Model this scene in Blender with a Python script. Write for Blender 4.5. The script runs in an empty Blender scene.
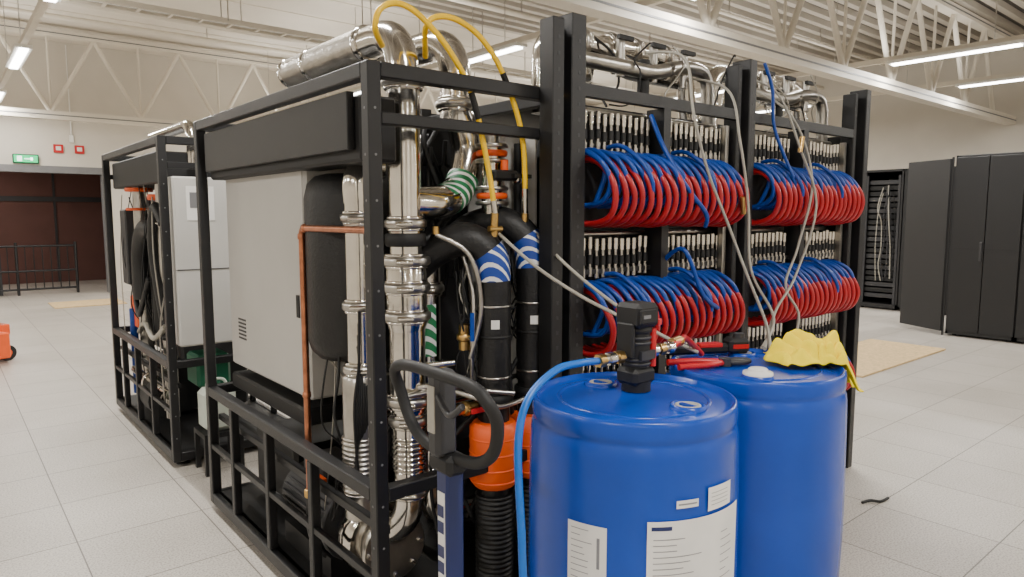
import bpy, math, random
from mathutils import Vector, Matrix, noise
random.seed(7)
C=bpy.context.collection
# ---------------------------------------------------------------- materials
def mat(name,col,rough=.5,metal=0.,var=.08,vscale=6.,bump=0.,bscale=60.,coat=0.,emis=None,estr=0.):
    m=bpy.data.materials.new(name); m.use_nodes=True; nt=m.node_tree; b=nt.nodes['Principled BSDF']
    b.inputs['Roughness'].default_value=rough; b.inputs['Metallic'].default_value=metal
    if coat: b.inputs['Coat Weight'].default_value=coat
    tc=nt.nodes.new('ShaderNodeTexCoord'); n=nt.nodes.new('ShaderNodeTexNoise'); n.inputs['Scale'].default_value=vscale; n.inputs['Detail'].default_value=4
    nt.links.new(tc.outputs['Object'],n.inputs['Vector'])
    r=nt.nodes.new('ShaderNodeValToRGB'); r.color_ramp.elements[0].position=.3; r.color_ramp.elements[1].position=.7
    c0=[max(0,c*(1-var)) for c in col]; c1=[min(1,c*(1+var)) for c in col]
    r.color_ramp.elements[0].color=(*c0,1); r.color_ramp.elements[1].color=(*c1,1)
    nt.links.new(n.outputs['Fac'],r.inputs['Fac']); nt.links.new(r.outputs['Color'],b.inputs['Base Color'])
    if bump:
        n2=nt.nodes.new('ShaderNodeTexNoise'); n2.inputs['Scale'].default_value=bscale; nt.links.new(tc.outputs['Object'],n2.inputs['Vector'])
        bp=nt.nodes.new('ShaderNodeBump'); bp.inputs['Strength'].default_value=bump; bp.inputs['Distance'].default_value=.01
        nt.links.new(n2.outputs['Fac'],bp.inputs['Height']); nt.links.new(bp.outputs['Normal'],b.inputs['Normal'])
    if emis: b.inputs['Emission Color'].default_value=(*emis,1); b.inputs['Emission Strength'].default_value=estr
    return m
def stripes(name,ca,cb,scale,dir='Z',rough=.5,pos=.5):
    m=mat(name,ca,rough); nt=m.node_tree; b=nt.nodes['Principled BSDF']
    tc=nt.nodes.new('ShaderNodeTexCoord'); w=nt.nodes.new('ShaderNodeTexWave'); w.bands_direction=dir; w.inputs['Scale'].default_value=scale
    nt.links.new(tc.outputs['Object'],w.inputs['Vector'])
    r=nt.nodes.new('ShaderNodeValToRGB'); r.color_ramp.interpolation='CONSTANT'; r.color_ramp.elements[0].color=(*ca,1); r.color_ramp.elements[1].color=(*cb,1); r.color_ramp.elements[1].position=pos
    nt.links.new(w.outputs['Fac'],r.inputs['Fac']); nt.links.new(r.outputs['Color'],b.inputs['Base Color']); return m
BLK=mat('black_powdercoat',(.007,.007,.008),.45,0,.2,10,.1,400)
BLKM=mat('black_matte',(.005,.005,.0055),.6,0,.2)
RUB=mat('black_rubber',(.006,.006,.0065),.5,0,.25,20,.2,80)
STL=mat('stainless',(.68,.65,.60),.14,1,.12,8,.05,30)
STL2=mat('stainless_dull',(.46,.44,.405),.30,1,.15,12,.1,60)
CONN=mat('connector_steel',(.40,.385,.36),.25,1,.25,40)
FOIL=mat('foil_lagging',(.5,.47,.42),.36,1,.15,12,.4,25)
GREY=mat('light_grey_panel',(.50,.49,.465),.45,0,.04,3)
WHT=mat('white_paint',(.75,.74,.7),.5,0,.03,3)
BLU=mat('blue_hdpe',(.0,.050,.38),.26,0,.08,5,.06,14)
HBL=mat('blue_hose',(.003,.055,.34),.33,0,.1)
HRD=mat('red_hose',(.44,.014,.02),.3,0,.1)
HCY=mat('bright_blue_hose',(.003,.12,.52),.33,0,.1)
YEL=mat('yellow_hose',(.90,.56,.0),.35,0,.05)
ORG=mat('orange_paint',(.80,.10,.01),.45,0,.08)
COP=mat('copper',(.50,.20,.11),.33,1,.25,20)
BRS=mat('brass',(.62,.40,.14),.28,1,.1)
RED=mat('red_plastic',(.5,.01,.015),.35)
GRN=mat('green_plastic',(.005,.10,.05),.45)
JUG=mat('milky_plastic',(.55,.60,.53),.4)
PAP=mat('paper',(.74,.73,.70),.7)
INK=mat('ink',(.22,.22,.24),.7)
CBL=mat('grey_cable',(.36,.34,.29),.45)
WOODP=mat('pallet_wood',(.42,.29,.17),.75,0,.25,14,.3,90)
JBL=mat('jack_blue',(.008,.018,.095),.4)
DKG=mat('dark_grey',(.03,.03,.033),.5)
MGR=mat('mid_grey',(.16,.16,.165),.5)
ABL=stripes('arrow_tape_blue',(.006,.045,.30),(.75,.75,.75),12,'DIAGONAL',.5,.76)
AGR=stripes('arrow_tape_green',(.008,.17,.06),(.75,.75,.75),12,'DIAGONAL',.5,.66)
CEM=mat('truss_paint',(.66,.61,.52),.5,0,.04,3)
LAMP=mat('lamp_tube',(1,1,1),.5,emis=(1,.98,.94),estr=16)
# ---------------------------------------------------------------- mesh builder
def spline(pts,seg=8):
    P=[Vector(p) for p in pts]
    if len(P)==2: return P
    out=[]
    for i in range(len(P)-1):
        p0=P[max(i-1,0)];p1=P[i];p2=P[i+1];p3=P[min(i+2,len(P)-1)]
        for k in range(seg):
            t=k/seg; out.append(.5*((2*p1)+(p2-p0)*t+(2*p0-5*p1+4*p2-p3)*t*t+(3*p1-p0-3*p2+p3)*t**3))
    out.append(P[-1]); return out
def fillet(pts,br,seg=8):
    P=[Vector(p) for p in pts]; out=[P[0]]
    for i in range(1,len(P)-1):
        a=(P[i-1]-P[i]);b=(P[i+1]-P[i])
        d=min(br,a.length*.98,b.length*.98); A=P[i]+a.normalized()*d;B=P[i]+b.normalized()*d
        for k in range(seg+1):
            t=k/seg; out.append(A*(1-t)**2+P[i]*2*t*(1-t)+B*t*t)
    out.append(P[-1]); return out
class MB:
    def __init__(s): s.v=[];s.f=[];s.m=[];s.sm=[];s.mats=[]
    def mi(s,m):
        if m not in s.mats: s.mats.append(m)
        return s.mats.index(m)
    def add(s,vs,fs,m,smooth=False,M=None):
        o=len(s.v); k=s.mi(m)
        for v in vs: s.v.append(tuple(M@Vector(v)) if M else tuple(v))
        for f in fs: s.f.append([o+i for i in f]); s.m.append(k); s.sm.append(smooth)
    def box(s,x0,x1,y0,y1,z0,z1,m,M=None,b=0.):
        if b<=0:
            vs=[(x,y,z) for x in(x0,x1) for y in(y0,y1) for z in(z0,z1)]
            s.add(vs,[(0,1,3,2),(4,6,7,5),(0,4,5,1),(2,3,7,6),(0,2,6,4),(1,5,7,3)],m,False,M); return
        vs=[];idx={}
        X=(x0,x1);Y=(y0,y1);Z=(z0,z1)
        for i in(0,1):
            for j in(0,1):
                for k in(0,1):
                    sx=b if i==0 else -b; sy=b if j==0 else -b; sz=b if k==0 else -b
                    idx[i,j,k]=len(vs); vs+= [(X[i],Y[j]+sy,Z[k]+sz),(X[i]+sx,Y[j],Z[k]+sz),(X[i]+sx,Y[j]+sy,Z[k])]
        g=lambda i,j,k,a: idx[i,j,k]+a
        fs=[]
        for i in(0,1): fs.append([g(i,0,0,0),g(i,1,0,0),g(i,1,1,0),g(i,0,1,0)])
        for j in(0,1): fs.append([g(0,j,0,1),g(1,j,0,1),g(1,j,1,1),g(0,j,1,1)])
        for k in(0,1): fs.append([g(0,0,k,2),g(1,0,k,2),g(1,1,k,2),g(0,1,k,2)])
        for i in(0,1):
            for j in(0,1): fs.append([g(i,j,0,0),g(i,j,1,0),g(i,j,1,1),g(i,j,0,1)])
        for i in(0,1):
            for k in(0,1): fs.append([g(i,0,k,0),g(i,1,k,0),g(i,1,k,2),g(i,0,k,2)])
        for j in(0,1):
            for k in(0,1): fs.append([g(0,j,k,1),g(1,j,k,1),g(1,j,k,2),g(0,j,k,2)])
        for key in idx: fs.append([idx[key],idx[key]+1,idx[key]+2])
        s.add(vs,fs,m,False,M)
    def tube(s,pts,r,m,n=10,cap=True,rf=None,M=None):
        P=[Vector(p) for p in pts]; N=len(P)
        T=[(P[min(i+1,N-1)]-P[max(i-1,0)]).normalized() for i in range(N)]
        a=Vector((0,0,1)) if abs(T[0].z)<.9 else Vector((1,0,0)); u=T[0].cross(a).normalized()
        vs=[];fs=[]
        for i in range(N):
            u=(u-T[i]*u.dot(T[i])).normalized(); w=T[i].cross(u)
            rr=rf(i/(N-1)) if rf else r
            for k in range(n):
                t=2*math.pi*k/n; vs.append(P[i]+(u*math.cos(t)+w*math.sin(t))*rr)
        for i in range(N-1):
            for k in range(n): fs.append((i*n+k,i*n+(k+1)%n,(i+1)*n+(k+1)%n,(i+1)*n+k))
        s.add(vs,fs,m,True,M)
        if cap:
            s.add(vs[:n],[tuple(range(n))],m,False,M); s.add(vs[-n:],[tuple(range(n-1,-1,-1))],m,False,M)
    def cyl(s,p0,p1,r,m,n=20,M=None): s.tube([p0,p1],r,m,n,True,None,M)
    def ring(s,c,axis,r,h,m,n=24):
        c=Vector(c);a=Vector(axis).normalized()*h/2; e=min(h*.25,.006); d=a.normalized()*e
        P=[c-a,c-a+d,c+a-d,c+a]; 
        rr=[r-e,r,r,r-e]; s.tube(P,r,m,n,True,lambda t:rr[int(round(t*3))])
    def rev(s,c,prof,m,n=48,M=None):
        vs=[];fs=[]
        for (r,z) in prof:
            for k in range(n):
                t=2*math.pi*k/n; vs.append((c[0]+r*math.cos(t),c[1]+r*math.sin(t),c[2]+z))
        for i in range(len(prof)-1):
            for k in range(n): fs.append((i*n+k,i*n+(k+1)%n,(i+1)*n+(k+1)%n,(i+1)*n+k))
        s.add(vs,fs,m,True,M)
    def bellows(s,pts,r,m,n=16,pitch=.018):
        P=[Vector(p) for p in pts]; L=sum((P[i+1]-P[i]).length for i in range(len(P)-1)); k=max(6,int(L/pitch)*4)
        out=[];step=L/k;seg=0;cum=[0]
        for i in range(len(P)-1): cum.append(cum[-1]+(P[i+1]-P[i]).length)
        for j in range(k+1):
            d=min(j*step,L-1e-6)
            while seg<len(P)-2 and cum[seg+1]<d: seg+=1
            t=(d-cum[seg])/max(1e-9,(cum[seg+1]-cum[seg])); out.append(P[seg].lerp(P[seg+1],t))
        s.tube(out,r,m,n,True,lambda t:r*(1+.07*math.sin(t*k/4*2*math.pi)))
    def done(s,name,parent=None):
        import bmesh
        me=bpy.data.meshes.new(name); me.from_pydata(s.v,[],s.f)
        for m in s.mats: me.materials.append(m)
        me.polygons.foreach_set('material_index',s.m); me.polygons.foreach_set('use_smooth',s.sm)
        me.update()
        bm=bmesh.new(); bm.from_mesh(me); bmesh.ops.recalc_face_normals(bm,faces=bm.faces); bm.to_mesh(me); bm.free()
        o=bpy.data.objects.new(name,me); C.objects.link(o)
        if parent: o.parent=parent
        return o
def empty(name):
    e=bpy.data.objects.new(name,None); C.objects.link(e); return e
# ---------------------------------------------------------------- room
XA,XB,YA,YB,ZC=-6.,16.4,-6.,17.,5.15
def floor_mat():
    m=mat('raised_floor_tiles',(.5,.47,.43),.42); nt=m.node_tree; b=nt.nodes['Principled BSDF']
    tc=nt.nodes.new('ShaderNodeTexCoord'); mp=nt.nodes.new('ShaderNodeMapping'); mp.inputs['Location'].default_value=(.15,.2,0)
    br=nt.nodes.new('ShaderNodeTexBrick'); br.offset=0; br.squash=1; br.inputs['Scale'].default_value=1; br.inputs['Brick Width'].default_value=.6; br.inputs['Row Height'].default_value=.6
    br.inputs['Mortar Size'].default_value=.0035; br.inputs['Mortar Smooth'].default_value=.2; br.inputs['Bias'].default_value=0
    nt.links.new(tc.outputs['Object'],mp.inputs['Vector']); nt.links.new(mp.outputs['Vector'],br.inputs['Vector'])
    br.inputs['Color1'].default_value=(.50,.465,.42,1); br.inputs['Color2'].default_value=(.545,.51,.46,1); br.inputs['Mortar'].default_value=(.15,.135,.115,1)
    n=nt.nodes.new('ShaderNodeTexNoise'); n.inputs['Scale'].default_value=110; n.inputs['Detail'].default_value=4; nt.links.new(tc.outputs['Object'],n.inputs['Vector'])
    r=nt.nodes.new('ShaderNodeValToRGB'); r.color_ramp.elements[0].position=.36; r.color_ramp.elements[1].position=.56; r.color_ramp.elements[0].color=(.62,.60,.58,1); r.color_ramp.elements[1].color=(1.05,1.05,1.05,1)
    nt.links.new(n.outputs['Fac'],r.inputs['Fac'])
    mx=nt.nodes.new('ShaderNodeMixRGB'); mx.blend_type='MULTIPLY'; mx.inputs['Fac'].default_value=1
    nt.links.new(br.outputs['Color'],mx.inputs['Color1']); nt.links.new(r.outputs['Color'],mx.inputs['Color2'])
    n3=nt.nodes.new('ShaderNodeTexNoise'); n3.inputs['Scale'].default_value=1.3; n3.inputs['Detail'].default_value=6; nt.links.new(tc.outputs['Object'],n3.inputs['Vector'])
    r3=nt.nodes.new('ShaderNodeValToRGB'); r3.color_ramp.elements[0].position=.3; r3.color_ramp.elements[1].position=.7; r3.color_ramp.elements[0].color=(.83,.82,.80,1); r3.color_ramp.elements[1].color=(1,1,1,1)
    nt.links.new(n3.outputs['Fac'],r3.inputs['Fac'])
    mx2=nt.nodes.new('ShaderNodeMixRGB'); mx2.blend_type='MULTIPLY'; mx2.inputs['Fac'].default_value=1
    nt.links.new(mx.outputs['Color'],mx2.inputs['Color1']); nt.links.new(r3.outputs['Color'],mx2.inputs['Color2'])
    nt.links.new(mx2.outputs['Color'],b.inputs['Base Color']); return m
FLM=floor_mat()
WALL=mat('wall_plaster',(.60,.56,.49),.8,0,.04,1.5,.1,120)
CEI=mat('ceiling_panel',(.66,.61,.53),.8,0,.04,1.5)
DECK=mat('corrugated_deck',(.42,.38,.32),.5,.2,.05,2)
DECKD=mat('deck_recess_shade',(.05,.043,.036),.7,.0,.05,2)  # shade between the ribs, put into the colour as a dark deck copy
BRN=mat('brown_red_wall',(.12,.05,.04),.7,0,.1,2)
m=MB(); m.box(XA,XB,YA,21,-.1,0,FLM); m.done('floor')
m=MB(); m.box(XA,XB,YA,YB,ZC,ZC+.1,CEI)
y=YA
while y<10.5:
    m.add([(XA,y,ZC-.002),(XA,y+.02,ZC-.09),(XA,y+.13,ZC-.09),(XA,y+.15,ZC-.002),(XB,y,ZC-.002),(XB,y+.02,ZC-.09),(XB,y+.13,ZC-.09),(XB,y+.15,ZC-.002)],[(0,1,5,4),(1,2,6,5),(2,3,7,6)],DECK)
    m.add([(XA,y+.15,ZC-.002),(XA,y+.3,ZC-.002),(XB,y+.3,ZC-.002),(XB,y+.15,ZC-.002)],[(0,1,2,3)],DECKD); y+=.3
for yy in (10.9,12,13.2,14.4,15.6): m.box(XA,XB,yy-.02,yy+.02,ZC-.012,ZC,CEM)
m.done('ceiling')
m=MB(); m.box(XA-.1,XA,YA,YB,0,ZC,WALL); m.done('wall_left')
m=MB(); m.box(XB,XB+.1,YA,YB,0,ZC,WALL); m.done('wall_right')
m=MB(); m.box(XA,XB,YA-.1,YA,0,ZC,WALL); m.done('wall_front')
m=MB(); m.box(XA,-2.2,YB,YB+.15,0,ZC,WALL); m.box(2.85,XB,YB,YB+.15,0,ZC,WALL); m.box(-2.2,2.85,YB,YB+.15,2.6,ZC,WALL); m.done('wall_back')
m=MB(); m.box(-2.25,-2.15,YB-.02,YB+.2,0,2.66,MGR); m.box(2.8,2.9,YB-.02,YB+.2,0,2.66,MGR); m.box(-2.15,2.8,YB-.02,YB+.2,2.52,2.66,MGR); m.done('trim_1')
m=MB(); m.box(-3,5,20.6,20.7,0,3.1,BRN); m.box(-3.1,-3,YB+.15,20.7,0,3.1,BRN); m.box(5,5.1,YB+.15,20.7,0,3.1,BRN); m.box(-3,5,YB+.15,20.7,3.0,3.1,BRN)
for k in range(4): m.box(-1.6+k*1.3,-1.55+k*1.3,20.57,20.6,0,3,DKG)
m.box(-3,5,20.56,20.6,2.0,2.12,DKG); m.done('wall_vestibule')
m=MB()
for z in (.12,.5,1.02): m.cyl((-1.9,17.5,z),(2.3,17.5,z),.022,BLK,8)
for i in range(29): m.cyl((-1.9+i*.15,17.5,.12 if i%7 else 0),(-1.9+i*.15,17.5,1.02 if i%7 else 1.1),.011 if i%7 else .03,BLK,6)
m.box(.2,1.0,17.7,18.4,0,.95,DKG); m.done('safety_railing')
m=MB(); m.box(1.27,1.70,16.93,16.99,2.69,2.87,GRN,b=.01); EX=mat('exit_green',(.01,.35,.12),.5,emis=(.02,.75,.25),estr=1.3); EXW=mat('exit_white',(.9,.9,.9),.5,emis=(.8,1,.9),estr=2)
m.box(1.29,1.68,16.92,16.93,2.71,2.85,EX); m.box(1.34,1.42,16.915,16.92,2.73,2.83,EXW); m.box(1.46,1.6,16.915,16.92,2.77,2.79,EXW); m.box(1.56,1.6,16.915,16.92,2.75,2.81,EXW); m.done('exit_sign')
for i,x in enumerate((2.05,2.42)):
    m=MB(); m.box(x-.085,x+.085,16.96,16.99,2.93,3.10,RED,b=.008); m.box(x-.045,x+.045,16.955,16.96,2.98,3.06,PAP); m.done('fire_alarm_sign')
m=MB(); m.box(2.25,2.33,16.95,16.99,3.15,3.3,WHT,b=.008); m.cyl((2.29,16.96,3.3),(2.29,16.96,5.1),.012,WHT,8); m.done('alarm_sounder')
def truss(y,name='roof_truss'):
    m=MB(); zb,zt=3.5,4.98
    for z,h in((zb,.15),(zt,.12)):
        m.box(XA+.02,XB-.02,y-.09,y+.09,z-h/2,z+h/2,CEM); m.box(XA+.02,XB-.02,y-.095,y-.09,z-.01,z+.01,MGR)
    x=XA+.3
    while x<XB-1.2:
        a=(x,y,zb+.05);b=(x+.75,y,zt-.05);c=(x+1.5,y,zb+.05)
        m.cyl(a,b,.04,CEM,8); m.cyl(b,c,.04,CEM,8); m.cyl((x+.0,y,zb),(x+.0,y,zt),.022,CEM,6); x+=1.5
    m.done(name)
truss(4.4);truss(15.5);truss(-3.5)
m=MB()
for yy,z,r in ((8.2,4.65,.04),(11.6,4.6,.05),(13.4,4.8,.04),(2.3,4.75,.04),(6.6,4.85,.03)):
    m.cyl((XA+.05,yy,z),(XB-.05,yy,z),r,CEM,10)
    x=XA+1
    while x<XB: m.cyl((x,yy,z),(x,yy,ZC),.01,STL2,5); x+=3
m.done('ceiling_pipework')
m=MB()
for yy in(9.3,): 
    for dy in(-.12,.12): m.box(XA+.05,XB-.05,yy+dy-.01,yy+dy+.01,4.05,4.11,CEM)
    x=XA+.3
    while x<XB-.2: m.box(x,x+.03,yy-.12,yy+.12,4.05,4.07,CEM); x+=.35
    x=XA+1
    while x<XB: m.cyl((x,yy-.13,4.08),(x,yy-.13,ZC),.008,STL2,5); m.cyl((x,yy+.13,4.08),(x,yy+.13,ZC),.008,STL2,5); x+=2
for k in range(5): m.cyl((XA+.1,9.22+k*.035,4.085),(XB-.1,9.22+k*.035,4.085),.013,(CBL,WHT,CBL,WHT,CBL)[k],6)
m.done('cable_tray')
for X in (-3.7,1.,5.7,10.3,12.9):
    m=MB(); m.box(X-.035,X+.035,YA+.1,YB-.1,3.76,3.83,CEM)
    yy=YA+1
    while yy<YB: m.cyl((X,yy,3.83),(X,yy,ZC),.006,STL2,5); yy+=2
    for yc in (-4.55,-.55,3.45,7.45,11.45,15.45):
        m.box(X-.09,X+.09,yc-.78,yc+.78,3.725,3.765,WHT)
        m.box(X-.05,X+.05,yc-.74,yc+.74,3.705,3.724,LAMP)
    fo=m.done('strip_light')
    for yc in (-4.55,-.55,3.45,7.45,11.45,15.45):
        l=bpy.data.lights.new('tube','AREA'); l.shape='RECTANGLE'; l.size=.12; l.size_y=1.48; l.energy=100; l.color=(1,.966,.91)
        o=bpy.data.objects.new('tube_light',l); C.objects.link(o); o.parent=fo; o.location=(X,yc,3.70)
    l=bpy.data.lights.new('ceiling_fill','AREA'); l.shape='RECTANGLE'; l.size=.12; l.size_y=21; l.energy=165; l.color=(1,.966,.91)  # added upward fill along the row to brighten the ceiling, not a tube
    o=bpy.data.objects.new('ceiling_fill_light',l); C.objects.link(o); o.parent=fo; o.location=(X,5.5,3.84); o.rotation_euler=(math.pi,0,0)
l=bpy.data.lights.new('vest','AREA'); l.size=.5; l.energy=45; l.color=(1,.9,.8); o=bpy.data.objects.new('vestibule_fill_light',l); C.objects.link(o); o.location=(0.5,18.8,2.95)  # added fill to lift the vestibule, no visible fitting
# ---------------------------------------------------------------- cooling units
def wires(m,n,x0,x1,y0,y1,z0,z1,rr=(.003,.006),mats=(BLKM,BLKM,CBL,STL2)):
    for i in range(n):
        x=random.uniform(x0,x1);y=random.uniform(y0,y1);p=[(x,y,random.uniform(z1-.2,z1))]
        k=random.randint(3,5)
        for j in range(k):
            x+=random.uniform(-.12,.12);y+=random.uniform(-.06,.06);z=p[0][2]+(z0-p[0][2])*(j+1)/k+random.uniform(-.08,.08)
            x=min(max(x,x0),x1);y=min(max(y,y0),y1);p.append((x,y,max(z,z0)))
        m.tube(spline(p,6),random.uniform(*rr),random.choice(mats),6)
def clamp(m,c,axis,r):
    a=Vector(axis).normalized();c=Vector(c)
    m.ring(c,axis,r*1.3,.032,STL2); m.ring(c-a*.022,axis,r*1.16,.012,STL); m.ring(c+a*.022,axis,r*1.16,.012,STL)
    s=Vector((-.55,-.83,0)) if abs(a.z)>.5 else Vector((0,-1,0)) ; t=a.cross(s)
    q=c+s*r*1.35; m.cyl(q-t*.03,q+t*.03,.009,STL,8)
def lever_valve(m,c,axis,col):
    c=Vector(c);a=Vector(axis).normalized(); m.cyl(c-a*.05,c+a*.05,.022,BRS,8); m.ring(c,axis,.03,.03,BRS,12)
    m.cyl(c,c+Vector((0,-.05,0)),.008,STL,8); m.box(c.x-.008 if a.z>.5 else c.x-.01,c.x+.008 if a.z>.5 else c.x+.1,c.y-.056,c.y-.05,c.z-.01,c.z+(.1 if a.z>.5 else .01),col)
def arc_patch(m,cx,cy,r,a0,a1,z0,z1,mt,n=10):
    vs=[];fs=[];a0,a1=math.radians(a0),math.radians(a1)
    for i in range(n+1):
        a=a0+(a1-a0)*i/n
        for z in(z0,z1): vs.append((cx+r*math.cos(a),cy+r*math.sin(a),z))
    for i in range(n): fs.append((2*i,2*i+2,2*i+3,2*i+1))
    m.add(vs,fs,mt,True)
def frame(y0,y1,p):
    x0,x1=1.1,2.0; m=MB(); t=.05
    for x in(x0,x1-t):
        for y in(y0,y1-t): m.box(x,x+t,y,y+t,.04,2.15,BLK,b=.004)
        m.box(x,x+t,y0+t,y1-t,2.10,2.15,BLK,b=.004); m.box(x,x+t,y0+t,y1-t,.66,.71,BLK,b=.004); m.box(x,x+t,y0+t,y1-t,.04,.10,BLK,b=.004)
        for k in(.28,.53,.78): yy=y0+(y1-y0)*k; m.box(x,x+.04,yy,yy+.04,.10,.66,BLK,b=.004)
        m.box(x+.005,x+.03,y0+t,y1-t,.36,.385,BLK)
    for y in(y0,y1-t):
        m.box(x0+t,x1-t,y,y+t,2.10,2.15,BLK,b=.004); m.box(x0+t,x1-t,y,y+t,.66,.71,BLK,b=.004); m.box(x0+t,x1-t,y,y+t,.04,.10,BLK,b=.004); m.box(x0+t,x1-t,y,y+.04,1.95,1.99,BLK,b=.004)
    m.box(x0+t,x0+t+.03,y0+t,y1-t,.52,.55,BLK)
    m.box(x0+.03,x1-.03,y0+.03,y1-.03,.07,.10,BLKM)
    for x in(x0+.08,x1-.08):
        for y in(y0+.1,y1-.1): m.cyl((x,y,0),(x,y,.06),.025,STL2,10); m.cyl((x,y,0),(x,y,.012),.045,BLKM,12)
    z=.2
    while z<2.1:
        for x in(x0+.025,x1-.025): m.cyl((x,y0-.001,z),(x,y0+.004,z),.0045,MGR,8)
        m.cyl((x0-.001,y0+.025,z),(x0+.004,y0+.025,z),.0045,MGR,8)
        z+=.15
    m.done('frame',p)
def cdu_body(y0,y1,p):
    m=MB()
    m.box(1.155,1.30,y0+.16,y1-.08,1.84,2.07,BLKM,b=.01); m.box(1.30,1.95,y0+.62,y1-.08,1.87,2.07,BLKM,b=.01)
    m.box(1.125,1.155,y0+.20,y1-.1,1.88,2.08,BLK,b=.003)
    m.box(1.22,1.9,y0+.80,y1-.11,.84,1.93,GREY,b=.012)
    m.box(1.217,1.22,y0+.82,y1-.13,.86,1.91,GREY)
    for k in range(6): m.box(1.214,1.217,y1-.36,y1-.25,1.0+k*.02,1.009+k*.02,DKG)
    m.box(1.212,1.22,y0+.88,y0+.91,1.2,1.3,BLKM)
    m.box(1.955,1.965,y0+.15,y1-.1,.75,2.0,GREY)
    m.box(1.86,1.95,y0+.24,y0+.5,1.35,2.0,GREY,b=.006)
    m.box(1.5,1.93,y0+.62,y0+.80,.6,1.85,DKG,b=.01)
    for k in range(12): m.box(1.5,1.93,y0+.60+k*.016,y0+.606+k*.016,.58,1.87,DKG)
    m.box(1.3,1.9,y0+1.2,y1-.2,.12,.5,BLKM,b=.02)
    m.box(1.2,1.9,y0+.82,y1-.15,.72,.80,BLKM,b=.01)
    m.tube([(1.36,y0+.62,z) for z in(1.05,1.06,1.09,1.14,1.72,1.78,1.81,1.82)],.2,RUB,32,True,lambda t:[.12,.16,.19,.205,.205,.19,.16,.12][int(round(t*7))])
    m.done('cabinet_and_tank',p)
def steelwork(y0,p):
    Y=lambda d:y0+d
    m=MB()
    m.tube(fillet([(1.37,Y(.23),.80),(1.37,Y(.23),2.33),(1.37,Y(1.2),2.33)],.17),.062,STL,28)
    m.tube(fillet([(1.67,Y(.32),2.0),(1.67,Y(.32),2.36),(1.60,Y(1.4),2.36)],.17),.064,STL,28)
    m.tube([(1.37,Y(.5),2.33),(1.37,Y(1.25),2.33)],.068,FOIL,20); m.tube([(1.64,Y(.7),2.36),(1.60,Y(1.4),2.36)],.07,FOIL,20)
    for c in((1.37,Y(.5),2.33),(1.37,Y(1.0),2.33),(1.37,Y(1.25),2.33)): m.ring(c,(0,1,0),.072,.03,STL)
    clamp(m,(1.37,Y(.23),2.14),(0,0,1),.064)
    clamp(m,(1.37,Y(.23),1.62),(0,0,1),.062)
    m.ring((1.37,Y(.23),1.56),(0,0,1),.078,.05,BLKM)
    m.tube([(1.37,Y(.23),z) for z in(1.50,1.47,1.24,1.20)],.08,STL,28,True,lambda t:[.062,.078,.078,.066][int(round(t*3))])
    for z in(1.48,1.38,1.27): clamp(m,(1.37,Y(.23),z),(0,0,1),.072)
    clamp(m,(1.37,Y(.23),.94),(0,0,1),.07)
    m.cyl((1.37,Y(.23),.9),(1.37,Y(.23),1.22),.07,STL,28)
    m.tube(spline([(1.67,Y(.32),2.08),(1.70,Y(.31),2.0),(1.71,Y(.30),1.90),(1.67,Y(.28),1.79),(1.59,Y(.25),1.72),(1.50,Y(.23),1.70),(1.40,Y(.23),1.70)]),.064,STL,28)
    clamp(m,(1.67,Y(.32),2.10),(0,0,1),.064)
    m.tube(spline([(1.675,Y(.28),1.80),(1.64,Y(.266),1.753),(1.595,Y(.253),1.722),(1.55,Y(.242),1.708)]),.0658,AGR,28,False)
    m.tube(spline([(1.36,Y(.42),1.84),(1.30,Y(.41),1.83),(1.26,Y(.40),1.78),(1.26,Y(.40),1.7)]),.055,STL,20); m.cyl((1.26,Y(.40),.5),(1.26,Y(.40),1.72),.052,STL,20)
    clamp(m,(1.26,Y(.40),1.64),(0,0,1),.052); clamp(m,(1.26,Y(.40),1.05),(0,0,1),.055); clamp(m,(1.26,Y(.40),1.30),(0,0,1),.053)
    m.tube([(1.25,Y(.40),z) for z in(.45,.80,.98,1.02,1.03)],.062,STL2,24,True,lambda t:[.066,.066,.066,.066,.056][int(round(t*4))])
    m.bellows([(1.25,Y(.40),.78),(1.25,Y(.40),.55)],.07,STL2)
    m.tube(fillet([(1.37,Y(.23),.92),(1.37,Y(.23),.42),(1.24,Y(.5),.32)],.14),.058,STL,24); m.bellows([(1.37,Y(.23),.80),(1.37,Y(.23),.66)],.062,STL)
    clamp(m,(1.37,Y(.23),.86),(0,0,1),.06); clamp(m,(1.37,Y(.23),.58),(0,0,1),.06)
    m.tube(fillet([(1.51,Y(.30),1.5),(1.51,Y(.30),.38),(1.8,Y(.30),.38)],.14),.052,STL,24); clamp(m,(1.51,Y(.30),.85),(0,0,1),.056); clamp(m,(1.51,Y(.30),.6),(0,0,1),.056); clamp(m,(1.51,Y(.30),1.36),(0,0,1),.052); clamp(m,(1.51,Y(.30),1.04),(0,0,1),.052)
    arc_patch(m,1.51,Y(.30),.0535,205,275,1.09,1.30,AGR)
    m.cyl((1.2,Y(.36),.86),(1.8,Y(.36),.86),.028,STL,14); m.cyl((1.3,Y(.14),.98),(1.95,Y(.14),.98),.012,STL2,10)
    for z in(1.0,1.08): m.cyl((1.37,Y(.16),z),(1.5,Y(.10),z+.01),.014,STL,10)
    lever_valve(m,(1.56,Y(.12),1.18),(0,0,1),HBL); lever_valve(m,(1.55,Y(.1),.90),(1,0,0),RED)
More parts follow.
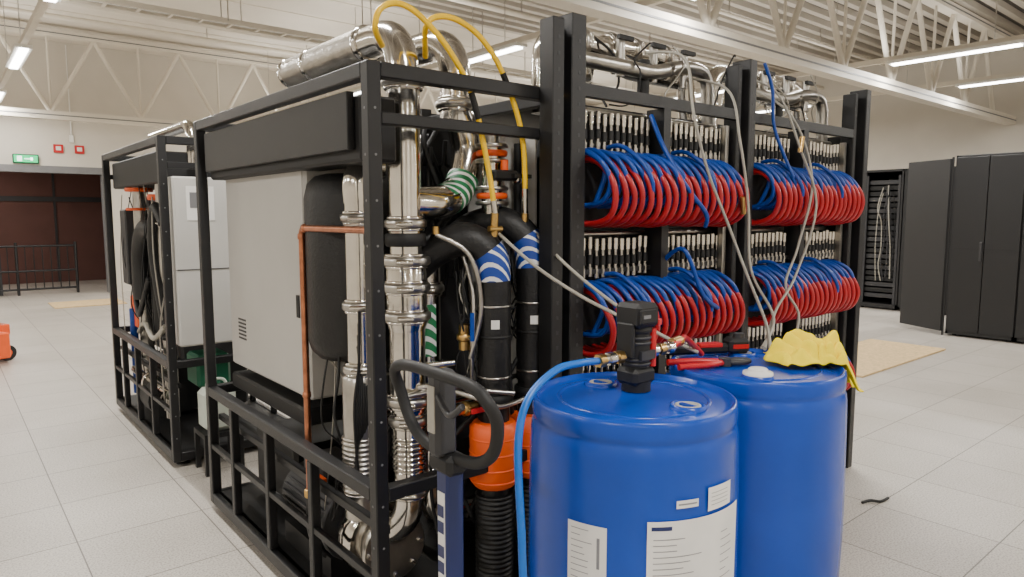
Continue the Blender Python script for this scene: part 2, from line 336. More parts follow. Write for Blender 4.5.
    for q in([(1.58,Y(.15),1.5),(1.59,Y(.1),1.35),(1.57,Y(.08),1.15),(1.58,Y(.1),1.0)],[(1.46,Y(.16),1.58),(1.56,Y(.08),1.5),(1.60,Y(.06),1.3),(1.56,Y(.08),1.1)],[(1.46,Y(.12),1.06),(1.52,Y(.05),1.02),(1.58,Y(.05),.98),(1.7,Y(-.02),.96)],[(1.44,Y(.14),1.0),(1.54,Y(.03),.96),(1.62,Y(-.02),.92),(1.75,Y(-.02),.93)]):
        m.tube(spline(q,8),.010,STL2,10); m.cyl(q[0],(q[0][0],q[0][1],q[0][2]+.03),.014,BRS,6)
    # butterfly valve stack in front of the S bend
    vx,vy=1.755,Y(.19)
    m.cyl((vx,vy,1.55),(vx,vy,1.94),.042,STL,20)
    for z in(1.90,1.73): m.ring((vx,vy,z),(0,0,1),.064,.024,ORG); m.ring((vx,vy,z-.03),(0,0,1),.068,.016,STL2); m.ring((vx,vy,z+.03),(0,0,1),.068,.016,STL2)
    m.box(vx-.06,vx+.06,vy-.10,vy-.04,1.79,1.83,BLKM,b=.008); m.box(vx+.02,vx+.11,vy-.12,vy-.09,1.80,1.815,BLKM); m.cyl((vx,vy-.08,1.83),(vx,vy-.08,1.87),.016,ORG,10)
    m.cyl((vx,vy,1.94),(vx,vy,2.0),.03,STL2,14)
    m.cyl((1.9,Y(.2),1.6),(1.9,Y(.2),1.95),.016,BLKM,10); m.ring((1.9,Y(.2),1.8),(0,0,1),.024,.03,STL,12)
    m.done('steel_pipework',p)
    m=MB()
    e1=spline([(1.44,Y(.32),1.42),(1.50,Y(.24),1.51),(1.58,Y(.14),1.56),(1.655,Y(.08),1.50),(1.67,Y(.07),1.38),(1.67,Y(.07),1.2),(1.67,Y(.07),1.0)])
    e2=spline([(1.66,Y(.36),1.52),(1.72,Y(.28),1.60),(1.79,Y(.16),1.62),(1.855,Y(.09),1.55),(1.87,Y(.07),1.42),(1.87,Y(.07),1.2),(1.87,Y(.07),.98)])
    for e,x in((e1,1.67),(e2,1.87)):
        m.tube(e,.066,RUB,24)
        for z in(1.30,1.02): m.ring((x,Y(.07),z),(0,0,1),.069,.008,STL2)
        m.ring((x,Y(.07),1.18),(0,0,1),.0685,.012,BLKM)
        m.tube(e[23:32],.0675,ABL,24,False)
        arc_patch(m,x,Y(.07),.0672,222,250,1.215,1.25,PAP,6)
        m.cyl((x,Y(.07),.5),(x,Y(.07),1.0),.06,RUB,20); m.bellows([(x,Y(.07),.54),(x,Y(.07),.1)],.075,RUB,20,.02)
        m.ring((x,Y(.07),.93),(0,0,1),.075,.04,BLKM)
        m.tube([(x-.01,Y(.06),z) for z in(.84,.82,.78,.60,.58)],.1,ORG,24,True,lambda t:[.08,.098,.099,.096,.08][int(round(t*4))])
        for z in(.78,.72,.66,.61): m.ring((x-.01,Y(.06),z),(0,0,1),.1005,.008,ORG)
    m.done('insulated_pipes',p)
    m=MB(); zc=.33
    m.cyl((1.33,Y(.62),zc),(1.33,Y(1.1),zc),.14,DKG,28)
    for k in range(28):
        a=2*math.pi*k/28; c,s=math.cos(a),math.sin(a)
        m.tube([(1.33+c*.145,Y(.64),zc+s*.145),(1.33+c*.145,Y(1.08),zc+s*.145)],.006,DKG,5)
    m.box(1.25,1.42,Y(.75),Y(.98),zc+.13,zc+.22,DKG,b=.01); m.ring((1.33,Y(.60),zc),(0,1,0),.17,.03,DKG)
    m.ring((1.33,Y(.42),zc),(0,1,0),.16,.1,STL); m.ring((1.33,Y(.34),zc),(0,1,0),.11,.06,STL2); m.ring((1.33,Y(.29),zc),(0,1,0),.14,.022,STL2); m.ring((1.33,Y(.52),zc),(0,1,0),.11,.1,STL2)
    for k in range(8):
        a=2*math.pi*k/8; m.cyl((1.33+.115*math.cos(a),Y(.27),zc+.115*math.sin(a)),(1.33+.115*math.cos(a),Y(.32),zc+.115*math.sin(a)),.011,STL,6)
    m.box(1.2,1.46,Y(.6),Y(1.1),.1,.2,BLKM); m.box(1.19,1.22,Y(.66),Y(.82),zc+.17,zc+.20,ORG)
    m.done('circulation_pump',p)
    m=MB(); m.tube(fillet([(1.16,Y(.12),1.60),(1.16,Y(.70),1.60),(1.16,Y(.70),.46)],.035,6),.014,COP,14)
    for c,a in(((1.16,Y(.665),1.60),(0,1,0)),((1.16,Y(.70),1.565),(0,0,1)),((1.16,Y(.70),.9),(0,0,1))): m.ring(c,a,.018,.03,COP)
    m.ring((1.16,Y(.70),.47),(0,0,1),.024,.04,BRS); m.tube(spline([(1.16,Y(.70),.46),(1.16,Y(.7),.3),(1.2,Y(.66),.2),(1.3,Y(.62),.15)]),.016,RUB,10)
    m.done('copper_pipe',p)
    m=MB(); wires(m,16,1.54,1.92,Y(.1),Y(.22),.95,1.6,(.003,.005),(BLKM,BLKM,BLKM,CBL)); wires(m,12,1.18,1.5,Y(.46),Y(.6),.4,1.4); wires(m,9,1.45,1.9,Y(.08),Y(.2),.4,1.1,(.006,.01),(BLKM,BLKM,STL2)); wires(m,8,1.58,1.9,Y(.4),Y(.6),1.3,2.05,(.008,.016),(BLKM,RUB))
    for i in range(8):
        m.tube(spline([(1.18+i*.012,Y(.25+.03*i),1.3-.05*i),(1.2+i*.01,Y(.3+.02*i),1.1),(1.18+i*.01,Y(.31),.9),(1.20,Y(.32+.02*i),.6)],6),.005,BLKM,6)
    m.done('wiring',p)
u1=empty('cooling_distribution_unit'); frame(2.05,4.0,u1); cdu_body(2.05,4.0,u1); steelwork(2.05,u1)
u2=empty('cooling_distribution_unit'); frame(4.78,6.65,u2); 
m=MB(); y0=4.78;y1=6.65
m.box(1.16,1.95,y0+.3,y1-.08,1.87,2.08,BLKM,b=.01)
m.box(1.17,1.62,y0-.01,y0+.25,.80,1.90,GREY,b=.012); m.box(1.17,1.62,y0-.014,y0-.01,1.30,1.305,DKG)
m.box(1.25,1.42,y0-.014,y0-.01,1.62,1.84,PAP); m.box(1.27,1.36,y0-.016,y0-.013,1.7,1.8,MGR)
m.box(1.3,1.9,y0+.5,y1-.15,.6,1.8,DKG,b=.02); m.box(1.3,1.9,y0+.9,y1-.2,.12,.5,BLKM,b=.02)
m.box(1.28,1.5,y0+.04,y0+.3,.5,.72,GRN,b=.02)
m.done('cabinets',u2)
m=MB()
m.tube(spline([(1.22,y0+1.2,1.0),(1.22,y0+1.2,1.35),(1.22,y0+1.0,1.55),(1.25,y0+.8,1.5),(1.25,y0+.75,1.2),(1.25,y0+.75,.8)]),.07,RUB,20)
m.cyl((1.24,y0+1.25,.2),(1.24,y0+1.25,2.0),.05,STL2,16); m.ring((1.24,y0+1.25,1.85),(0,0,1),.1,.03,ORG); m.ring((1.24,y0+1.25,1.7),(0,0,1),.1,.02,ORG)
m.cyl((1.24,y0+.55,.2),(1.24,y0+.55,1.9),.045,STL2,16); m.cyl((1.2,y0+.4,.4),(1.2,y0+1.5,.4),.04,STL,16); m.cyl((1.25,y0+.7,.3),(1.25,y0+1.1,.3),.14,BLKM,20)
m.ring((1.24,y0+.62,1.78),(0,0,1),.08,.04,ORG)
for z in(.6,1.1,1.6): clamp(m,(1.24,y0+.55,z),(0,0,1),.045)
m.ring((1.2,y0+.9,.4),(0,1,0),.09,.04,STL); m.cyl((1.2,y0+1.5,.2),(1.2,y0+1.5,.9),.03,HBL,10)
m.tube(spline([(1.2,y0+.35,1.6),(1.18,y0+.5,1.7),(1.18,y0+.6,1.4),(1.2,y0+.5,1.0),(1.2,y0+.4,.8)]),.04,RUB,14)
m.tube(spline([(1.16,y0+.7,1.2),(1.15,y0+.9,1.0),(1.16,y0+1.1,.9),(1.18,y0+1.3,1.1)]),.02,RUB,10); m.tube(spline([(1.16,y0+.3,.9),(1.15,y0+.6,.78),(1.16,y0+.9,.85),(1.18,y0+1.2,.75)]),.02,CBL,10)
m.box(1.2,1.3,y0+1.35,y0+1.6,.75,1.0,ORG,b=.01); m.box(1.16,1.3,y0+1.4,y0+1.6,1.1,1.7,DKG,b=.01)
wires(m,14,1.15,1.3,y0+.35,y0+1.6,.3,1.9); m.tube(fillet([(1.37,y0+.23,2.0),(1.37,y0+.23,2.26),(1.37,y0+1.3,2.26)],.12),.04,STL,20)
m.done('pipework',u2)
m=MB(); m.box(1.22,1.46,4.50,4.74,.24,.27,BLK)
for x in(1.22,1.43):
    for y in(4.50,4.71): m.box(x,x+.03,y,y+.03,0,.24,BLK)
m.box(1.24,1.44,4.53,4.72,.27,.54,JUG,b=.03); m.cyl((1.34,4.62,.54),(1.34,4.62,.58),.025,GRN,14); m.tube(spline([(1.28,4.62,.53),(1.29,4.62,.59),(1.38,4.62,.59),(1.41,4.62,.53)]),.01,JUG,8)
m.done('coolant_jug')
m=MB()
h1=[(1.24,2.20,2.24),(1.17,2.12,2.27),(1.18,2.10,2.33),(1.25,2.10,2.36),(1.34,2.10,2.33),(1.45,2.09,2.23),(1.55,2.09,2.08),(1.63,2.10,1.82),(1.66,2.10,1.66)]
h2=[(1.45,2.25,2.24),(1.37,2.12,2.31),(1.41,2.10,2.345),(1.50,2.10,2.345),(1.60,2.09,2.29),(1.70,2.09,2.17),(1.79,2.09,1.95),(1.83,2.12,1.66)]
for h in(h1,h2):
    S=spline(h,10); m.tube(S,.0105,YEL,12); m.cyl(h[-1],(h[-1][0],h[-1][1]+.01,h[-1][2]-.09),.016,BRS,12); m.cyl((h[-1][0]-.03,h[-1][1],h[-1][2]-.06),(h[-1][0]+.03,h[-1][1],h[-1][2]-.06),.012,BRS,10)
    m.tube(S[-5:],.0125,STL,12); m.tube(S[-22:-17],.0120,BLKM,12)
m.cyl((1.95,2.03,2.08),(1.95,2.03,2.16),.012,BRS); m.cyl((1.97,2.03,2.12),(1.92,2.03,2.12),.015,BRS)
m.done('filling_hoses',u1)
# ---------------------------------------------------------------- rack row
row=empty('server_rack_row')
m=MB()
YF=2.0
def post(x0,x1,y0,y1,zt):
    m.box(x0,x1,y0,y1,0,zt,BLK,b=.004)
    z=.1
    while z<zt-.05:
        m.box((x0+x1)/2-.006,(x0+x1)/2+.006,y0-.001,y0+.002,z,z+.014,DKG); z+=.06
post(1.84,1.90,YF-.03,YF+.05,2.40); post(1.94,2.02,YF-.03,YF+.08,2.43); m.box(1.90,1.94,YF+.02,YF+.04,0,2.38,BLKM)
post(3.13,3.165,YF-.0,YF+.08,2.40); post(3.19,3.25,YF-.03,YF+.08,2.43)
post(4.41,4.45,YF-.0,YF+.08,2.40); post(4.50,4.56,YF-.03,YF+.08,2.43)
for x in(2.0,3.2,4.53): m.box(x-.03,x+.03,3.1,3.2,0,2.2,BLK)
for a,b in((2.02,3.13),(3.25,4.41)):
    m.box(a,b,YF,YF+.04,2.13,2.18,BLK); m.box(a,b,3.1,3.15,2.13,2.18,BLK); m.box(a,b,YF,3.15,.02,.08,BLK)
    m.box(a,b,YF+.2,3.1,.08,2.0,BLKM)
    m.box(a,b,YF+.15,YF+.19,.1,2.1,BLKM)
    mid=(a+b)/2; m.box(mid-.025,mid+.025,YF+.0,YF+.1,.05,2.13,BLK); m.box(b-.05,b-.02,YF+.03,YF+.06,.1,2.1,STL2)
    m.box(a+.0,a+.03,YF+.03,YF+.06,.1,2.1,DKG)
    for z in(1.93,1.42,.9): m.box(a,b,YF+.06,YF+.15,z-.02,z-.0,BLK)
m.box(4.54,4.56,YF+.08,3.15,0.02,2.16,BLKM); m.box(2.0,4.56,YF+.3,3.15,2.14,2.16,BLKM)
m.done('rack_frames',row)
m=MB()
for a,b in((2.05,3.11),(3.27,4.37)):
    for zc in(2.0,1.47,.95):
        n=26
        for i in range(n):
            x=a+(i+.5)*(b-a)/n
            if abs(x-(a+b)/2)<.03: continue
            dz=random.uniform(-.006,.006)
            m.cyl((x,YF+.07,zc-.05+dz),(x,YF+.07,zc+.06+dz),.009,CONN,8); m.cyl((x,YF+.07,zc-.085+dz),(x,YF+.07,zc-.045+dz),.0135,CONN,8); m.cyl((x,YF+.07,zc+.035+dz),(x,YF+.07,zc+.085+dz),.0125,STL,8); m.cyl((x,YF+.07,zc-.03+dz),(x,YF+.07,zc+.01+dz),.013,BLKM,8); m.cyl((x,YF+.07,zc+.05+dz),(x,YF+.14,zc+.05+dz),.008,CONN,6)
        m.cyl((a,YF+.13,zc+.10),(b,YF+.13,zc+.10),.015,STL2,10)
m.done('quick_connectors',row)
m=MB()
for a,b in((2.03,3.07),(3.27,4.32)):
    for zt in(1.91,1.365,.85):
        n=18
        for i in range(n):
            j=lambda s=.006:random.uniform(-s,s)
            x=a-.01+(i+.5)*(b-a-.04)/n
            bl=[(x-.01,YF+.08,zt+j()),(x-.01+j(),YF-.01,zt+.0+j()),(x+.01+j(),YF-.085,zt-.05+j()),(x+.035+j(),YF-.105,zt-.13+j()),(x+.05,YF-.05,zt-.20+j()),(x+.055,YF+.08,zt-.22)]
            rd=[(x+.01,YF+.08,zt-.03+j()),(x+.015+j(),YF-.03,zt-.03+j()),(x+.030+j(),YF-.11,zt-.10+j()),(x+.05+j(),YF-.125,zt-.19+j()),(x+.06,YF-.08,zt-.27+j()),(x+.06,YF+.02,zt-.30+j()),(x+.055,YF+.1,zt-.29)]
            m.tube(spline(bl,4),.0115,HBL,8,False); m.tube(spline(rd,4),.0135,HRD,8,False)
            if i%3==0: m.tube(spline([(x+.02,YF+.07,zt+.005),(x+.03,YF-.0,zt-.005),(x+.045,YF-.07,zt-.08),(x+.055,YF+.0,zt-.22)],4),.011,HBL,8,False)
            if i%8==3: m.tube(spline([(x+.03,YF+.07,zt+.03),(x+.035,YF-.02,zt+.03),(x+.07,YF-.11,zt-.05),(x+.10,YF-.135,zt-.15),(x+.11,YF-.05,zt-.24)],4),.010,HBL,8,False)
m.tube(spline([(2.52,YF+.05,2.1),(2.50,YF-.04,1.95),(2.56,YF-.12,1.78),(2.7,YF-.13,1.66),(2.74,YF-.1,1.6)]),.0105,HBL,8)
m.tube(spline([(2.60,YF+.05,1.42),(2.58,YF-.1,1.5),(2.66,YF-.15,1.3),(2.8,YF-.14,1.22)]),.0105,HBL,8)
m.tube(spline([(3.33,YF-.02,2.43),(3.38,YF-.04,2.3),(3.40,YF-.05,2.1),(3.48,YF-.12,1.85)]),.009,HBL,8)
m.done('coolant_hoses',row)
m=MB()
for a,b in((2.1,3.30),(3.35,4.55)):
    L=b-a
    m.tube(fillet([(a,2.32,2.1),(a,2.32,2.44),(a+L*.35,2.32,2.44),(a+L*.42,2.32,2.36),(a+L*.8,2.32,2.36)],.12),.048,STL,20)
    m.tube(fillet([(a+.35,2.42,2.3),(a+.4,2.42,2.49),(b-.05,2.42,2.49),(b,2.42,2.15)],.15),.05,STL,20)
    m.tube(fillet([(a+.1,2.22,2.34),(a+L*.55,2.22,2.34),(a+L*.7,2.22,2.40),(b-.12,2.22,2.40),(b-.10,2.22,2.1)],.1),.035,STL2,16)
    for f in(.2,.45,.6,.8): clamp(m,(a+L*f,2.42,2.49) if f>.4 else (a+L*f,2.32,2.44),(1,0,0),.05)
    for f in(.35,.55,.75): m.cyl((a+L*f,2.24,2.3),(a+L*f,2.24,2.48),.022,STL2,10); m.box(a+L*f-.05,a+L*f+.05,2.2,2.22,2.46,2.48,BLKM)
    m.cyl((a+L*.5,2.25,2.2),(a+L*.5,2.25,2.4),.03,BLKM,10)
    wires(m,6,a+.1,b-.1,2.05,2.3,2.15,2.5)
m.done('manifold_pipes',row)
cab=[[(2.72,2.25,2.44),(2.66,1.98,2.36),(2.60,1.88,2.1),(2.66,1.84,1.85),(2.78,1.80,1.6),(2.80,1.72,1.4),(2.60,1.5,1.22),(2.3,1.30,1.165)],
     [(3.02,2.25,2.36),(2.98,1.96,2.25),(2.94,1.86,2.0),(2.98,1.83,1.7),(2.94,1.78,1.4),(2.75,1.55,1.22),(2.33,1.35,1.165)],
     [(3.40,2.25,2.42),(3.42,1.97,2.3),(3.50,1.86,2.0),(3.62,1.82,1.7),(3.40,1.8,1.35),(2.95,1.65,1.22),(2.31,1.33,1.165)],
     [(3.5,2.25,2.38),(3.55,1.96,2.2),(3.62,1.85,1.85),(3.45,1.82,1.5),(3.3,1.8,1.3),(3.35,1.75,1.15),(3.2,1.7,1.0)],
     [(1.68,2.10,1.58),(1.70,1.90,1.46),(1.78,1.75,1.36),(1.75,1.5,1.30),(1.58,1.30,1.285)],
     [(1.86,2.12,1.60),(1.87,1.92,1.46),(1.92,1.75,1.34),(1.95,1.55,1.24),(2.0,1.40,1.18)]]
for nm,par,cc in(('drain_tubes',row,cab[:4]),('sample_tubes',u1,cab[4:])):
    m=MB()
    for c in cc: m.tube(spline(c,10),.0065,CBL,10)
    if par is row: m.cyl((2.99,1.86,1.66),(2.96,1.85,1.74),.013,BRS,10); m.cyl((3.5,1.86,1.98),(3.52,1.86,2.06),.013,BRS,10)
    m.done(nm,par)
# ---------------------------------------------------------------- pallet, jack, barrels
ZP=.23
m=MB(); x0,x1,y0,y1=1.16,2.42,.94,1.70
for k in range(5): yy=y0+k*(y1-y0-.1)/4; m.box(x0,x1,yy,yy+.1,ZP-.022,ZP,WOODP,b=.003)
for yy in(y0,(y0+y1)/2-.05,y1-.1):
    for xx in(x0,(x0+x1)/2-.06,x1-.12): m.box(xx,xx+.12,yy,yy+.1,ZP-.122,ZP-.044,WOODP)
    m.box(x0,x1,yy,yy+.1,ZP-.144,ZP-.122,WOODP)
for xx in(x0,(x0+x1)/2-.05,x1-.1): m.box(xx,xx+.1,y0,y1,ZP-.044,ZP-.022,WOODP)
m.done('wooden_pallet')
def jack(name,body,M,handle=True,zf=.17):
    m=MB()
    for yy in(-.19,.19):
        m.box(.12,1.25,yy-.07,yy+.07,zf-.04,zf,body,M,b=.008); m.cyl((1.15,yy-.05,.04),(1.15,yy+.05,.04),.04,DKG,16,M); m.box(1.08,1.2,yy-.06,yy+.06,.05,zf-.03,body,M)
    m.box(.02,.14,-.26,.26,zf-.04,zf+.25,body,M,b=.015); m.cyl((0,0,.1),(0,0,.42),.05,BLKM,16,M); m.box(-.06,.04,-.09,.09,.3,.42,body,M,b=.01)
    for yy in(-.06,.06): m.cyl((-.02,yy-.025,.09),(-.02,yy+.025,.09),.09,RUB,24,M); m.cyl((-.02,yy-.027,.09),(-.02,yy+.027,.09),.045,body,16,M)
    m.cyl((-.02,-.1,.09),(-.02,.1,.09),.02,STL2,10,M)
    if handle:
        m.box(-.13,-.08,-.024,.024,.35,1.06,body,M,b=.006)
        m.box(-.132,-.13,-.014,.014,.55,1.0,PAP,M)
        for z in(.56,.60,.64,.70,.74,.80,.84,.90,.94): m.box(-.134,-.132,-.011,.011,z,z+.028,JBL,M)
        cx=-.11
        L=[(cx,-.03,1.085),(cx,-.12,1.10),(cx,-.175,1.14),(cx-.01,-.20,1.21),(cx-.03,-.19,1.26),(cx-.035,-.14,1.285),(cx-.035,0,1.29),(cx-.035,.14,1.285),(cx-.03,.19,1.26),(cx-.01,.20,1.21),(cx,.175,1.14),(cx,.12,1.10),(cx,.03,1.085)]
        m.tube(spline(L,6),.0145,BLKM,12,True,None,M)
        m.box(cx-.045,cx+.015,-.022,.022,1.09,1.295,DKG,M,b=.01); m.box(cx-.048,cx-.045,-.014,.014,1.15,1.26,CBL,M)
        m.tube(spline([(cx-.04,-.02,1.24),(cx-.05,-.08,1.21),(cx-.05,-.13,1.24)]),.008,DKG,8,True,None,M); m.box(cx-.03,cx+.03,-.045,.045,1.045,1.095,BLKM,M,b=.012)
    m.done(name)
jack('pallet_jack',JBL,Matrix.Translation((1.01,1.32,0)),True,.18)
jack('pallet_jack',ORG,Matrix.Translation((.50,9.75,0))@Matrix.Rotation(math.radians(200),4,'Z'),False,.10)
def curved_label(m,c,r,a0,a1,z0,z1,mt,n=14): arc_patch(m,c[0],c[1],r,math.degrees(a0),math.degrees(a1),z0,z1,mt,n)
def barrel(cx,cy,bungs,labs):
    m=MB()
    pr=[(0,.0),(.25,.0),(.262,.01),(.268,.03),(.265,.045),(.272,.06),(.280,.10),(.286,.2),(.290,.35),(.291,.465),(.290,.58),(.288,.70),(.2865,.78),(.285,.83),(.2825,.85),(.2785,.860),(.2770,.866),(.2780,.871),(.2800,.876),(.2810,.885),(.2805,.912),(.2785,.922),(.274,.926),(.269,.924),(.266,.916),(.258,.911),(.245,.912),(.22,.916),(.12,.918),(0,.918)]
    m.rev((cx,cy,ZP),pr,BLU,80)
    m.rev((cx,cy,ZP),[(.20,.9165),(.203,.920),(.209,.920),(.212,.9165)],BLU,64)
    for (ax,ay) in bungs:
        m.rev((cx+ax,cy+ay,ZP+.915),[(.048,0),(.047,.012),(.040,.014),(.036,.006)],BLU,32); m.rev((cx+ax,cy+ay,ZP+.915),[(.034,.006),(.034,.012),(.026,.013),(.024,.006),(0,.006)],CBL,24)
        m.box(cx+ax-.006,cx+ax+.006,cy+ay-.024,cy+ay+.024,ZP+.92,ZP+.928,BLU)
    for (a0,a1,z0,z1,mt) in labs: curved_label(m,(cx,cy),.2925,math.radians(a0),math.radians(a1),z0,z1,mt)
    return m.done('plastic_drum')
d1=220
D=barrel(1.47,1.24,[(.02,-.17),(.03,.15)],[(d1-32,d1-11,.50,.89,PAP),(d1+8,d1+68,.50,.915,PAP),(d1+22,d1+34,.945,.965,PAP),(d1+40,d1+58,.925,.985,PAP)])
D2=barrel(2.095,1.24,[(-.15,-.10),(.13,.13)],[])
m=MB()
def ink(cx,cy,a0,a1,z0,z1,mt=INK): curved_label(m,(cx,cy),.2932,math.radians(a0),math.radians(a1),z0,z1,mt,8)
for z in [.875-.016*i for i in range(14)]: ink(1.47,1.24,d1-30,d1-30+random.uniform(4,12),z-.002,z)
ink(1.47,1.24,d1-16,d1-14.5,.78,.86)
ink(1.47,1.24,d1+10,d1+20,.892,.902,JBL)
for z in [.87-.015*i for i in range(20)]: ink(1.47,1.24,d1+11,d1+11+random.uniform(8,26),z-.002,z)
for z in [.86-.02*i for i in range(10)]: ink(1.47,1.24,d1+50,d1+50+random.uniform(4,12),z-.002,z)
for z in(.955,): ink(1.47,1.24,d1+23,d1+33,z-.002,z+.002)
for z in(.94,.95,.96,.97): ink(1.47,1.24,d1+42,d1+55,z-.0015,z)
m.done('label_print',D)
m=MB(); px,py,z0=1.53,1.28,1.15
m.cyl((px,py,z0),(px,py,z0+.03),.042,BLKM,20); m.box(px-.05,px+.045,py-.04,py+.04,z0+.02,z0+.07,BLKM,b=.012); m.cyl((px,py,z0+.07),(px,py,z0+.19),.038,BLKM,20)
for z in(.080,.092,.14,.155): m.ring((px,py,z0+z),(0,0,1),.042,.007,DKG)
m.ring((px,py,z0+.178),(0,0,1),.043,.022,BLKM); m.box(px-.05,px+.042,py-.05,py+.045,z0+.185,z0+.255,BLKM,b=.012); m.box(px-.05,px+.02,py-.056,py-.048,z0+.20,z0+.24,BLKM,b=.003)
m.cyl((px+.035,py-.03,z0+.07),(px+.035,py-.03,z0+.18),.010,RED,10); m.box(px-.04,px-.01,py-.058,py-.054,z0+.215,z0+.225,MGR); m.box(px+.03,px+.047,py-.054,py-.03,z0+.19,z0+.21,RED,b=.003)
m.box(px-.056,px-.04,py-.03,py+.03,z0+.10,z0+.2,BLKM,b=.004)
m.box(px-.03,px+.03,py-.045,py-.035,z0+.095,z0+.12,DKG)
m.cyl((px-.14,py+.0,z0+.105),(px+.14,py,z0+.105),.013,STL2,12)
for dx,mt in((-.15,BRS),(-.11,STL),(-.075,BRS),(.075,STL),(.11,BRS),(.15,STL)): m.cyl((px+dx-.012,py,z0+.105),(px+dx+.012,py,z0+.105),.019,mt,6)
m.done('transfer_pump')
m=MB(); q=[(px-.16,py,z0+.105),(1.29,1.27,1.262),(1.20,1.27,1.255),(1.10,1.26,1.20),(1.05,1.24,1.10),(1.035,1.21,.90),(1.03,1.19,.74),(1.02,1.12,.57),(1.02,1.0,.38),(1.03,.93,.12),(1.05,.75,.012),(1.3,.55,.012)]
m.tube(spline(q,10),.0100,HCY,12); m.done('blue_hose')
m=MB(); q=[(px+.16,py,z0+.105),(1.78,1.31,1.262),(1.88,1.37,1.25),(1.98,1.41,1.21),(2.05,1.42,1.165)]
m.tube(spline(q,8),.010,RED,10); m.cyl((1.72,1.30,1.259),(1.77,1.31,1.261),.018,BRS,8); m.done('red_hose')
ZL=ZP+.920
m=MB(); M=Matrix.Translation((2.01,1.30,ZL))@Matrix.Rotation(math.radians(-25),4,'Z')
m.tube(spline([(-.19,.042,.012),(-.08,.035,.012),(0,.0,.012)]),.011,RED,8,True,None,M); m.tube(spline([(-.19,-.035,.012),(-.08,-.028,.012),(0,0,.012)]),.011,RED,8,True,None,M)
m.cyl((0,0,0),(0,0,.026),.022,DKG,14,M); m.tube(spline([(0,0,.012),(.04,.02,.012),(.09,.008,.012)]),.010,DKG,8,True,None,M); m.tube(spline([(0,0,.012),(.04,-.02,.012),(.09,-.004,.012)]),.010,DKG,8,True,None,M)
m.done('pipe_pliers',None)
m=MB(); M=Matrix.Translation((2.15,1.41,ZL+.008))@Matrix.Rotation(math.radians(-28),4,'Z')
m.box(-.22,.03,-.017,.017,0,.035,BLKM,M,b=.01); m.box(.02,.10,-.035,.035,0,.055,BLKM,M,b=.012); m.box(-.09,.0,-.019,.019,.022,.039,RED,M,b=.004); m.box(.03,.09,-.037,.037,.02,.035,RED,M); m.cyl((.07,0,.05),(.07,0,.07),.02,DKG,12,M); m.done('ratchet_tool')
m=MB(); m.rev((1.945,1.14,ZP+.928),[(.046,0),(.045,.008),(.03,.010),(.03,.016),(.026,.02),(0,.021)],WHT,24); m.done('bung_glint',D2)  # white disc stands in for the bright reflection on the clear bung
# cloth: crumpled, with broad folds
CLO=mat('yellow_cloth',(.95,.74,.0),.85,0,.05,20,.2,250)
vs=[];fs=[];n=80
def fold(s,t,k=0.): return .5+.5*math.sin(s*13+3.6*noise.noise(Vector((s*2.8+k,t*2.8,2.)))+t*5+k)
for i in range(n):
    for j in range(n):
        s=i/(n-1)-.5; t=j/(n-1)-.5
        u=s*.31*(1-.25*abs(t)*2)+.05*noise.noise(Vector((t*3,s*2,3.))); v=t*.22*(1-.35*(s+.5))+.05*noise.noise(Vector((s*3,t*2,1.)))
        a=math.radians(-40); x=2.262+u*math.cos(a)-v*math.sin(a); y=1.130+u*math.sin(a)+v*math.cos(a)
        d=math.hypot(x-2.095,y-1.24); c=max(0,1-(2*abs(s))**3)*max(0,1-(2*abs(t))**3)
        f=.010+c*(.058*abs(2*fold(s,t)-1)+.040*abs(2*fold(t*.9,s*1.4,2.)-1)+.012*noise.noise(Vector((s*9,t*9,4.))))+.008*fold(s*2,t)
        z=ZP+.922+max(f,.004)
        if d>.284: z-= min((d-.284)*2.0,.09)
        vs.append((x,y,z))
for i in range(n-1):
    for j in range(n-1): fs.append((i*n+j,(i+1)*n+j,(i+1)*n+j+1,i*n+j+1))
m=MB(); m.add(vs,fs,CLO,True); o=m.done('yellow_cloth'); sm=o.modifiers.new('s','SOLIDIFY'); sm.thickness=.003; sm.offset=1
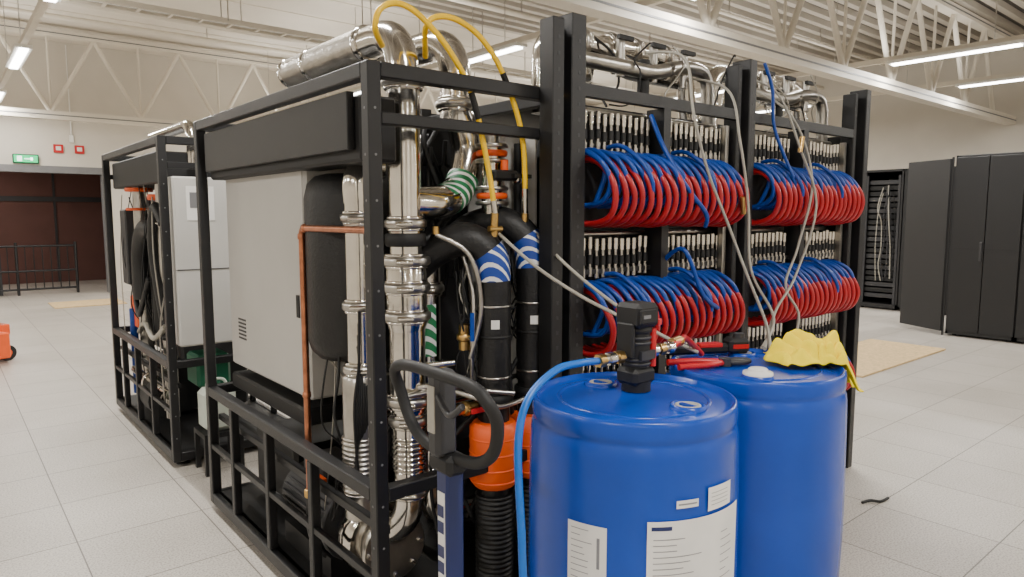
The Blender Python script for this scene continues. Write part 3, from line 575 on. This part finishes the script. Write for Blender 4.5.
# ---------------------------------------------------------------- right side
PERF=mat('perforated_door',(.006,.006,.007),.5,0,.3,150)
def cabinet(x,y0,w=.8,d=1.1,h=2.46,open_=False):
    m=MB()
    m.box(x,x+d,y0,y0+.03,0.03,h,BLK); m.box(x,x+d,y0+w-.03,y0+w,0.03,h,BLK); m.box(x,x+d,y0,y0+w,h-.04,h,BLK,b=.005); m.box(x,x+d,y0,y0+w,.03,.1,BLK); m.box(x+d-.03,x+d,y0,y0+w,.03,h,BLK)
    if open_:
        z=.2;k=0
        while z<h-.2:
            m.box(x+.1,x+.8,y0+.1,y0+w-.1,z,z+.07,(DKG,BLKM,DKG,BLKM,BLKM)[k%5]); z+=.1; k+=1
        m.box(x+.05,x+.08,y0+.06,y0+.1,.1,h-.1,DKG); m.box(x+.05,x+.08,y0+w-.1,y0+w-.06,.1,h-.1,DKG)
        wires(m,8,x-.02,x+.06,y0+.12,y0+.4,.5,2.2,(.006,.012),(BLKM,CBL,DKG))
    else:
        m.box(x-.03,x,y0+.008,y0+w/2-.004,.08,h-.03,PERF,b=.004); m.box(x-.03,x,y0+w/2+.004,y0+w-.008,.08,h-.03,PERF,b=.004)
        m.box(x-.034,x-.03,y0+.05,y0+w-.05,.0+1.2,1.215,BLKM); m.box(x-.05,x-.03,y0+w/2+.02,y0+w/2+.05,1.05,1.3,DKG,b=.004)
    for yy in(y0+.08,y0+w-.08):
        for xx in(x+.1,x+d-.1): m.cyl((xx,yy,0),(xx,yy,.04),.03,BLKM,10)
    m.done('server_cabinet')
for i in range(6): cabinet(10.7,3.46-.8-.8*i-.004*i)
m=MB(); m.box(0,.75,-.02,.02,.06,2.42,PERF,Matrix.Translation((10.66,3.50,0))@Matrix.Rotation(math.radians(62),4,'Z'),b=.004); m.cyl((10.68,3.49,0),(10.68,3.49,2.44),.015,BLK,8); m.done('open_cabinet_door')
cabinet(12.8,4.1,.8,1.1,2.45); cabinet(12.8,4.92,.7,1.1,2.45,True); cabinet(12.8,5.64,.8,1.1,2.45)
OSB=mat('osb_board',(.60,.43,.22),.75,0,.18,30,.2,60)
m=MB(); m.box(7.2,9.5,3.05,3.95,0,.02,OSB,b=.003); m.done('plywood_sheet')
m=MB(); m.tube(spline([(4.0,1.66,.008),(4.06,1.64,.012),(4.1,1.60,.008),(4.18,1.59,.01)]),.008,BLKM,6); m.done('cable_offcut')
m=MB(); m.box(1.55,2.7,14.6,15.6,0,.018,OSB,b=.003); m.done('plywood_sheet')
# ---------------------------------------------------------------- world, camera
w=bpy.data.worlds.new('world'); bpy.context.scene.world=w; w.use_nodes=True; w.node_tree.nodes['Background'].inputs[0].default_value=(.9,.9,1,1); w.node_tree.nodes['Background'].inputs[1].default_value=.3
cam=bpy.data.cameras.new('camera'); cam.sensor_width=36; cam.lens=692/1024*36; cam.clip_start=.05; cam.clip_end=100
co=bpy.data.objects.new('camera',cam); C.objects.link(co)
fh=Vector((0.639,0.769,0)).normalized(); r=Vector((fh.y,-fh.x,0)); p=math.radians(6)
f=fh*math.cos(p)+Vector((0,0,-math.sin(p))); up=r.cross(f)
R=Matrix((r,up,-f)).transposed().to_4x4(); co.matrix_world=Matrix.Translation((0,0,1.65))@R
bpy.context.scene.camera=co
